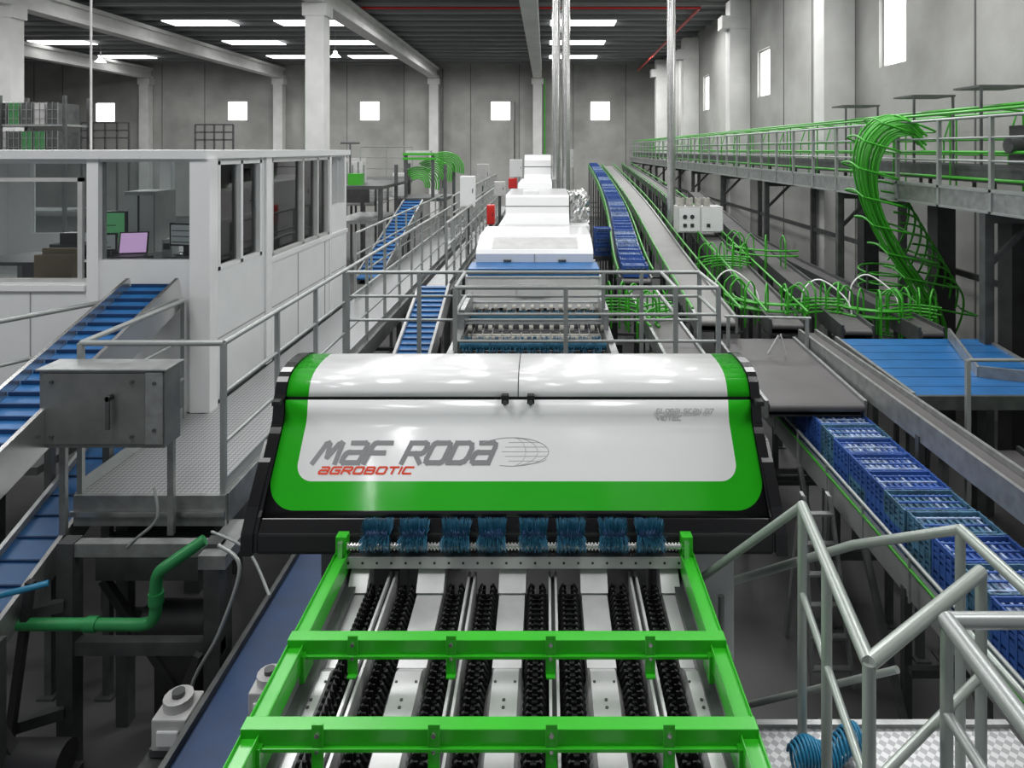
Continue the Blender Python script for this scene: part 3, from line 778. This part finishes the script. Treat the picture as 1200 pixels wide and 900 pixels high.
for i in range(4):
    y=26+i*2; b.box(-12,-6.5,y,y+.1,2.6,2.75,M_steel); b.box(-12,-6.5,y,y+.05,3.3,3.35,M_rail)
    for x in (-12,-10,-8,-6.5): b.box(x-.04,x+.04,y,y+.08,0,3.3,M_steeld)
b.box(-12,-6.5,26,32.1,2.55,2.6,M_beltl)
b.build('long_conveyor_bank')

# ---------------------------------------------------------------- right hand conveyors
r1 = smooth_path([(1.55,11.8,2.46),(1.62,13.5,2.58),(2.05,20,2.92),(2.5,30,3.3),(2.75,40,3.7)],8)
conveyor('crate_conveyor', r1, .5, M_beltl, M_steel, .18, legs=2.6)
r2 = smooth_path([(2.35,9.4,2.35),(2.6,14,2.5),(3.1,24,3.0),(3.6,40,3.72)],8)
conveyor('grey_belt_conveyor', r2, .5, M_beltl, M_steel, .18, legs=2.6, lip=.05)
r3 = smooth_path([(1.60,7.2,2.3),(1.62,9.0,2.3),(1.6,11.5,2.34)],4)
conveyor('grey_belt_conveyor', r3, .42, M_belt, M_steel, .18, legs=2)
conveyor('grey_belt_conveyor', [(2.85,7.2,2.02),(2.85,9.3,2.12)], 1.0, M_belt, M_steel, .15, legs=1.6)
r4 = smooth_path([(3.36,9.5,2.28),(3.7,14,2.5),(4.3,24,3.1),(4.7,40,3.75)],8)
conveyor('grey_belt_conveyor', r4, .42, M_belt, M_steeld, .18, legs=2.6, lip=.05)
conveyor('grey_belt_conveyor', [(3.56,3.6,2.18),(3.56,9.3,2.2)], .18, M_belt, M_steel, .18, legs=1.8, lip=.05)
r5=[(4.25,9.3,2.25),(4.65,14.5,2.45),(5.2,24,3.2)]
conveyor('grey_belt_conveyor', r5, .36, M_belt, M_steeld, .18, legs=2.6, lip=.05)
conveyor('grey_belt_conveyor', [(5.2,9.2,2.25),(5.3,14.5,2.3),(5.4,40,3.2)], .28, M_belt, M_steeld, .18, legs=2.6, lip=.05)
conveyor('grey_belt_conveyor', [(5.3,3.5,1.75),(5.3,6.7,1.95)], .5, M_belt, M_steel, .18, legs=1.6, lip=.05)
conveyor('grey_belt_conveyor', [(4.5,3.5,1.5),(4.5,6.8,1.7)], .35, M_belt, M_steeld, .18, legs=1.6, lip=.05)
b = MB()
b.add([(3.75,6.95,2.2),(5.4,6.95,2.2),(5.75,9.0,2.2),(3.85,9.0,2.2),(3.75,6.95,2.12),(5.4,6.95,2.12),(5.75,9.0,2.12),(3.85,9.0,2.12)],[(0,1,2,3),(4,5,6,7),(0,1,5,4),(1,2,6,5),(2,3,7,6),(3,0,4,7)],M_blue)
b.beam((3.73,6.93,2.15),(3.83,9.02,2.15),.04,.16,M_steel); b.beam((3.73,6.93,2.13),(5.42,6.93,2.13),.04,.14,M_steeld); b.beam((5.42,6.93,2.15),(5.77,9.02,2.15),.04,.16,M_steel)
b.beam((4.75,7.5,2.24),(5.25,8.9,2.30),.03,.14,M_steel); b.beam((4.75,7.5,2.26),(5.5,7.2,2.26),.03,.12,M_steel)
for i in range(6):
    y=7.2+.3*i; b.box(3.80+.01*i,5.42+.05*i,y-.004,y+.004,2.2,2.203,M_blued)
for x,y in ((3.8,7.1),(5.35,7.1),(3.9,8.8),(5.65,8.8)): b.box(x-.04,x+.04,y-.04,y+.04,0,2.12,M_steeld)
b.tube([(4.2,6.8,2.6),(5.9,6.8,2.6)], .018, M_rail)
for x in (4.2,5.1,5.85): b.box(x-.02,x+.02,6.78,6.82,0,2.6,M_rail)
b.build('blue_transfer_table')

b = MB()
for path, off in ((r2,.33),(r2,-.33),(r4,.28),(r4,-.28),(r1,.30),(r1,-.30)):
    pts=[]
    for i,p in enumerate(path):
        t=(path[min(i+1,len(path)-1)]-path[max(i-1,0)]).normalized(); l=Vector((t.y,-t.x,0)).normalized()
        pts.append(p+l*off+Vector((0,0,.16)))
    b.tube(pts,.018,M_greend)
    for p,t in along(pts,1.0): b.tube([p,p-Vector((0,0,.28))],.013,M_greend,6)
b.build('green_guide_rail')
def bend(xc, yc, z, R, a0, a1, n=4, levels=3, r=.016):
    b=MB()
    for k in range(n):
        for L in range(levels):
            rr=R+.13*k; zz=z+.10*L+.02*k
            b.tube([(xc+rr*math.cos(a),yc+rr*math.sin(a),zz) for a in [a0+(a1-a0)*q/14 for q in range(15)]],r,M_greend,7)
    for q in range(5):
        a=a0+(a1-a0)*(q+.3)/5
        c,s_=math.cos(a),math.sin(a); R2=R+.13*(n-1)
        pts=[(xc+R*c,yc+R*s_,z-.25),(xc+R*c,yc+R*s_,z+.25),(xc+(R+.05)*c,yc+(R+.05)*s_,z+.36),(xc+(R+R2)/2*c,yc+(R+R2)/2*s_,z+.42),(xc+(R2-.05)*c,yc+(R2-.05)*s_,z+.36),(xc+R2*c,yc+R2*s_,z+.25),(xc+R2*c,yc+R2*s_,z-.25)]
        b.tube(smooth_path(pts,4),r*.9,M_greend,6)
    b.build('bent_green_tube')
bend(1.95,9.3,2.32,.45,pi*.55,pi*1.1,3,2)
bend(1.0,9.9,2.3,.2,-.3,pi*.9,3,2)
bend(3.5,10.6,2.30,.45,pi*.9,pi*1.6,3,2)
bend(4.1,9.7,2.30,.4,pi*.3,pi*.95,3,2)
bend(4.9,10.3,2.25,.35,pi*.9,pi*1.7,3,2)
bend(5.3,9.6,2.25,.3,pi*.2,pi*.9,3,2)
bend(4.6,14.0,2.6,.6,pi*.9,pi*1.6,3,2)
bend(3.4,12.6,2.5,.35,pi*.2,pi*.9,3,2)
bend(4.2,17.5,2.8,.6,pi*.3,pi*.9,3,2,r=.02)
for x,y in ((3.0,11),(4.1,10.2),(5.0,10.6)):
    b=MB(); b.tube(smooth_path([(x-.3,y,2.2),(x-.25,y,2.6),(x,y,2.75),(x+.3,y-.2,2.5),(x+.35,y-.3,2.2)]),.012,M_curt,6); b.build('air_hose')
b = MB(); b.box(3.1,4.15,16,16.6,2.75,3.35,M_dwhite); b.box(3.12,3.6,15.98,16,2.78,3.32,M_white); b.box(3.64,4.13,15.98,16,2.78,3.32,M_white)
for x in (3.25,3.42): b.tube([(x,15.98,3.12),(x,15.96,3.12)],.05,M_dark,12)
for x in (3.25,3.42,3.8): b.box(x-.04,x+.04,15.96,15.98,2.88,2.96,M_dark)
for i,x in enumerate((3.2,3.4,3.6,3.8)): b.tube([(x,16.2,3.35),(x,16.2,3.55)],.085,M_cream,14); b.tube([(x,16.2,3.55),(x,16.2,3.56)],.03,M_dark,8)
for x in (3.15,4.1): b.box(x-.04,x+.04,16.1,16.5,0,2.75,M_steeld)
b.build('labelling_cabinet')
def crate(b, c, t, L=.40, W=.52, Hh=.2, m=M_crate, fill=None):
    t = Vector((t.x,t.y,0)).normalized(); l = Vector((t.y,-t.x,0))
    def P(a, s, z): return c + t*a + l*s + Vector((0,0,z))
    hl, hw = L/2-.008, W/2
    for s in (-hw, hw):
        for z,h in ((.02,.04),(.075,.022),(.115,.022),(Hh-.02,.035)): b.beam(P(-hl,s,z),P(hl,s,z),.014,h,m)
        for a in (-.5,-.25,0,.25,.5): b.beam(P(hl*a*2*.98,s,0),P(hl*a*2*.98,s,Hh),.02,.022,m)
    for a in (-hl, hl):
        for z,h in ((.03,.06),(.1,.03),(Hh-.02,.035)): b.beam(P(a,-hw,z),P(a,hw,z),.014,h,m)
        for s in (-.9,-.45,0,.45,.9): b.beam(P(a,hw*s,0),P(a,hw*s,Hh),.02,.02,m)
    b.beam(P(-hl,0,.012),P(hl,0,.012),W,.014,m)
    if fill:
        b.beam(P(-hl+.01,0,Hh-.05),P(hl-.01,0,Hh-.05),W-.03,.012,fill)
        for k in range(9):
            s = -hw+.05+k*(W-.10)/8; b.beam(P(-hl+.02,s,Hh-.035),P(hl-.02,s,Hh-.035),.018,.016,random.choice([m,fill,M_crate2]))
        for k in range(3): b.beam(P(-hl+.06+k*(L-.13)/2,-hw+.02,Hh-.025),P(-hl+.06+k*(L-.13)/2,hw-.02,Hh-.025),.016,.012,random.choice([M_crate,M_crate2,fill]))
b = MB()
cp = [(3.08,3.3,1.50),(3.08,9.0,1.50)]
for p,t in along(cp,.335):
    dx = random.uniform(-.012,.012)
    for lv in (0,1):
        crate(b, p+Vector((dx,0,.01+lv*.19)), t, .325, .54, .19, random.choice([M_crate,M_crate,M_crate3]), random.choice([M_crate,M_crate2,M_crate2,M_crate3]) if lv else None)
b.build('blue_crate_row')
conveyor('crate_conveyor', [(3.08,3.0,1.49),(3.08,9.05,1.49)], .58, M_belt, M_rail, .2, legs=1.5, lip=.05)
b = MB()
for i in range(4):
    y = 3.4+i*1.5; b.beam((2.68,y,.1),(2.71,y+.9,1.3),.05,.05,M_steeld); b.beam((2.72,y+.2,.8),(3.4,y+.2,.8),.05,.05,M_steeld)
b.tube([(2.70,3.2,1.68),(2.70,9.0,1.68)],.016,M_rail); b.tube([(2.70,3.2,1.58),(2.70,9.0,1.58)],.012,M_greend)
for p,t in along([(2.70,3.2,1.68),(2.70,9,1.68)],.75): b.tube([p,p+Vector((.0,0,-.35))],.012,M_rail,6)
b.build('crate_guide_frame')
b = MB()
for p,t in along(r1,.43):
    crate(b, p+Vector((0,0,.01)), t, .42, .42, .2, random.choice([M_crate,M_crate,M_crate2]), random.choice([M_crate,M_crate2]))
b.build('blue_crate_row')
b = MB()
for i in range(3): crate(b, Vector((1.28,15.6,2.3+.21*i)), Vector((0,1,0)), .4,.35,.2,M_crate,M_crate2)
b.box(1.05,1.5,15.3,15.9,2.2,2.3,M_steeld)
for x in (1.1,1.45): b.box(x-.03,x+.03,15.5,15.6,0,2.2,M_steeld)
b.build('crate_stack')

b = MB()
for s in (-.2,.2):
    b.beam((2.5+s*.9,6.6,0),(2.5+s*.6,6.35,1.5),.03,.06,M_steel)
    b.beam((2.5+s*.9,5.95,0),(2.5+s*.6,6.3,1.5),.03,.04,M_steel)
for k in range(6):
    f=(k+.6)/6.2; y=5.95+.35*f; z=1.5*f; w_=.18-.06*f
    b.beam((2.5-w_,y,z),(2.5+w_,y,z),.06,.02,M_steel)
b.build('step_ladder')

# upper gallery
b = MB()
b.box(5.75,6.95,4,46,3.92,4.0,M_steeld)
b.box(5.62,5.72,4,46,3.88,4.18,M_steel); b.box(5.60,5.74,4,46,4.15,4.19,M_rail); b.box(5.60,5.74,4,46,3.88,3.91,M_rail)
y=4.0
while y<46:
    b.box(5.60,5.65,y,y+.05,3.88,5.12,M_rail); y+=1.15
for z in (5.12,4.85,4.55): b.tube([(5.62,4,z),(5.62,46,z)],.022 if z>5 else .016,M_rail)
b.box(5.9,6.6,4,46,4.37,4.42,M_beltl)
for x in (5.88,6.62): b.box(x-.02,x+.02,4,46,4.25,4.48,M_steeld)
y=4.5
while y<46:
    b.box(5.9,5.94,y,y+.04,4.0,4.3,M_steeld); b.box(6.58,6.62,y,y+.04,4.0,4.3,M_steeld); y+=1.5
for y in (8.8,13.2,17.6,22,26.4,30.8,35.2,40,45):
    b.box(5.62,5.74,y-.06,y+.06,0,3.9,M_steeld); b.box(6.83,6.95,y-.06,y+.06,0,3.9,M_steeld)
    b.box(5.7,6.9,y-.05,y+.05,3.75,3.9,M_steeld); b.beam((5.7,y,3.2),(6.3,y,3.8),.06,.06,M_steeld)
for z in (1.2,2.6): b.box(6.86,6.92,4,46,z,z+.1,M_steeld)
b.build('upper_gallery')
b = MB()
for x,z in ((5.80,4.66),(5.80,5.22),(6.64,4.62),(6.64,4.85),(6.85,5.25),(6.2,5.3),(5.80,4.3)):
    b.tube([(x,4,z),(x,46,z)],.022,M_greend)
y=5
while y<46:
    b.tube([(6.64,y,4.4),(6.64,y,4.85),(6.75,y,5.2),(6.85,y,5.25)],.016,M_greend,6); b.tube([(5.80,y,4.0),(5.80,y,5.22)],.014,M_greend,6)
    b.tube([(6.85,y,4.0),(6.85,y,5.25)],.016,M_greend,6); b.tube([(6.2,y,5.3),(6.85,y,5.25)],.014,M_greend,6); y+=1.6
b.build('green_guide_rail')
b = MB()
for y in (7.5,9.3,11,13.5):
    b.box(5.9,6.6,y,y+.6,5.55,5.58,M_steeld); b.box(5.92,5.95,y,y+.03,4.45,5.55,M_steeld); b.box(6.55,6.58,y,y+.03,4.45,5.55,M_steeld)
b.build('gallery_frame')
b = MB()
base=[(5.85,4.9),(5.6,5.14),(5.25,5.10),(5.0,4.82),(4.93,4.4),(5.02,3.95),(5.2,3.5),(5.45,3.05),(5.75,2.65),(6.0,2.2),(6.05,1.7)]
for i in range(24):
    ring=i%6; lay=i//6
    jx=random.uniform(-.02,.02); sp=[0,.2,.4,.6,.7,.8,1.0,1.15,1.2,1.1,.9]
    pts=[]
    for k,(x,z) in enumerate(base):
        pts.append((x+(.13*lay)*sp[k]+.03*ring+jx, 10.5+.11*ring+.05*k, z-.07*lay+.02*ring-.02*lay*k*.3))
    b.tube(smooth_path(pts,5),.018,M_greend,7)
for k in range(1,10):
    x,z=base[k]; y=10.45+.05*k; w_=.32+.06*k
    b.tube(smooth_path([(x-.04,y,z),(x-.04,y+.35,z+.1),(x+.02,y+.75,z+.06),(x+w_,y+.8,z-.08),(x+w_+.04,y+.4,z-.16),(x+w_,y,z-.16),(x-.04,y,z)],4),.017,M_greend,6)
for i in range(10):
    x=5.2+.10*i; z=3.85-.17*i
    b.tube(smooth_path([(x+.1,11.0,z+.35),(x+.5,11.1,z+.25),(x+.75,11.2,z-.1),(x+.7,11.3,z-.6),(x+.5,11.4,z-1.0)],5),.017,M_greend,6)
b.build('green_tube_spiral')
for (cx_,cy_,cz_) in ((5.9,11.9,2.6),):
    b=MB()
    for i in range(9):
        z=cz_-.16*i; rr=.42
        b.tube([(cx_+rr*math.cos(a),cy_+rr*math.sin(a),z+.04*math.sin(a)) for a in [2*pi*q/20 for q in range(21)]],.016,M_greend,6)
    for a in (0.5,2,3.6,5.1): b.tube([(cx_+.44*math.cos(a),cy_+.44*math.sin(a),cz_+.1),(cx_+.44*math.cos(a),cy_+.44*math.sin(a),0)],.02,M_steeld,6)
    b.build('spiral_chute')
b = MB(); b.box(5.9,6.5,8.3,8.7,4.5,5.0,M_dark); b.box(6.0,6.4,8.28,8.3,4.6,4.9,M_steeld); b.tube([(5.9,8.5,4.75),(5.75,8.5,4.75)],.1,M_steeld,12); b.build('drive_motor')
for (x,y) in ((6.6,9.6),(6.6,11.4),(6.6,14.0)):
    b=MB(); b.box(x-.15,x+.15,y-.15,y+.15,0,3.75,M_dark); b.box(x-.2,x+.2,y-.2,y+.2,0,.05,M_dark); b.build('dark_support_post')
b = MB()
b.beam((2.80,8.6,2.12),(2.95,8.65,2.34),.016,.03,M_dwhite); b.beam((3.02,8.6,2.12),(2.97,8.65,2.36),.016,.03,M_dwhite)
b.build('loose_bracket')
b = MB()
b.tube([(2.35,9.0,2.5),(3.45,8.9,2.5)],.016,M_rail)
for x,y in ((2.4,9.0),(3.4,8.9)): b.box(x-.02,x+.02,y-.02,y+.02,0,2.5,M_rail)
b.build('low_guard_rail')
b = MB()
for y in (4.5,5.6,7.6): 
    b.beam((4.15,y,.0),(4.4,y+.2,1.9),.05,.05,M_steeld); b.box(4.8,4.9,y,y+.1,0,1.9,M_steeld); b.beam((4.2,y,.6),(5.2,y+.4,.6),.05,.05,M_steeld)
for z in (1.85,2.0): b.tube([(4.6,4,z),(5.0,6.8,z+.08)],.02,M_greend); b.tube([(4.9,4,z),(5.1,6.8,z+.08)],.02,M_greend)
b.build('lower_conveyor_frame')
# ---------------------------------------------------------------- right foreground stair rail
b = MB()
zr=3.03
def T(pts,r=.025,m=M_raild): b.tube(pts,r,m,12)
A=(1.20,3.20); Bq=(1.05,2.22); C=(1.72,2.70); D=(1.82,3.0); E=(1.82,2.3); F=(1.42,2.42); G=(1.39,1.95)
T([(*A,zr),(*Bq,zr)]); T([(*Bq,zr),(*C,zr)]); T([(*D,zr),(*E,zr)])
for h in (2.62,): T([(*A,h),(*Bq,h)],.016); T([(*Bq,h),(*C,h)],.016); T([(*D,h),(*E,h)],.016)
T([(*F,zr),(1.9,2.42,zr)],.028,M_rail); T([(*F,zr),(*G,zr),(1.37,1.6,zr)],.032,M_rail); T([(1.42,2.42,2.7),(1.37,1.6,2.7)],.02,M_rail)
T([(*D,zr),(1.55,3.45,2.7),(.98,4.4,1.85)],.022)
T([(*A,zr),(.86,3.75,2.35)],.02)
T([(1.62,3.15,2.3),(1.05,3.9,1.5)],.016)
for x,y in (A,(1.13,2.75),Bq,C,D,(1.42,2.42),(1.82,2.3)):
    b.tube([(x,y,1.95),(x,y,zr)],.021,M_raild,12)
T([(1.0,3.9,1.5),(1.0,3.9,2.15)],.018); T([(.95,4.4,1.0),(.95,4.4,1.9)],.018)
b.build('stair_handrail')
b = MB()
b.box(1.0,2.2,1.4,3.24,1.90,1.95,M_chk); b.box(.98,2.2,3.24,3.27,1.8,1.97,M_steel); b.box(.97,1.0,1.4,3.27,1.8,1.97,M_steel)
for x,y in ((1.05,3.2),(2.1,3.2),(1.05,1.6),(2.1,1.6)): b.box(x-.04,x+.04,y-.04,y+.04,0,1.9,M_steeld)
for x in (1.35,1.95): b.beam((x,3.27,1.85),(x-.35,5.3,.05),.03,.2,M_steeld)
for k in range(8):
    f=(k+.5)/8; y=3.27+2.03*f; z=1.85-1.8*f; x0=1.35-.35*f
    b.box(x0,x0+.6,y-.12,y+.12,z-.015,z+.015,M_steeld)
b.build('metal_staircase')
b = MB()
pts=[]
for k in range(260):
    a=k*.5; f=k/260
    pts.append((1.08+f*.34, 3.00+.055*math.cos(a)+.1*f, 2.01+.055*math.sin(a)+.03*math.sin(f*9)))
b.tube(pts,.007,M_hose,6)
b.build('coiled_air_hose')
b = MB()
for i in range(16):
    y=5.6+i*.8; x=-1.5+random.uniform(-.05,.05); b.box(x,x+.22,y,y+.3,.3,1.2+random.uniform(0,.4),random.choice([M_dark,M_steeld]))
b.box(-1.52,-1.15,5.4,18.4,0,.3,M_dark)
b.build('service_duct')
b = MB()
for i in range(12):
    y=5.6+i*.9; x=1.0+random.uniform(-.05,.05); b.box(x,x+.22,y,y+.3,.3,1.3+random.uniform(0,.5),random.choice([M_dark,M_steeld]))
b.box(.95,1.3,5.4,16.4,0,.3,M_dark)
b.build('service_duct')

# ---------------------------------------------------------------- lights
def area(x,y,z,sx,sy,p,rot=(0,0,0),col=(1,1,1)):
    l=bpy.data.lights.new('skylight_and_fill_lamp','AREA'); l.shape='RECTANGLE'; l.size=sx; l.size_y=sy; l.energy=p; l.color=col
    o=bpy.data.objects.new('overhead_area_light',l); scene.collection.objects.link(o); o.location=(x,y,z); o.rotation_euler=rot
for y,e_ in ((2,300),(10,370),(19,400),(29,480),(40,600)):
    for x in (-23,-13,-4.2,5.0):
        area(x,y,10.2,3,3,e_)
area(-6.4,9.3,4.55,1,.6,40)  # fill light added inside the office to brighten its interior
w=bpy.data.worlds.new('world'); scene.world=w; w.use_nodes=True
w.node_tree.nodes['Background'].inputs[0].default_value=(.9,.95,1,1); w.node_tree.nodes['Background'].inputs[1].default_value=.25

# ---------------------------------------------------------------- camera
cd=bpy.data.cameras.new('camera'); cam=bpy.data.objects.new('camera',cd); scene.collection.objects.link(cam)
cam.location=(0,0,4.7); cam.rotation_euler=(math.radians(90),0,0)
cd.sensor_width=36; cd.lens=24; cd.shift_x=-40/1200; cd.shift_y=-275/1200; cd.clip_start=.05; cd.clip_end=200
scene.camera=cam
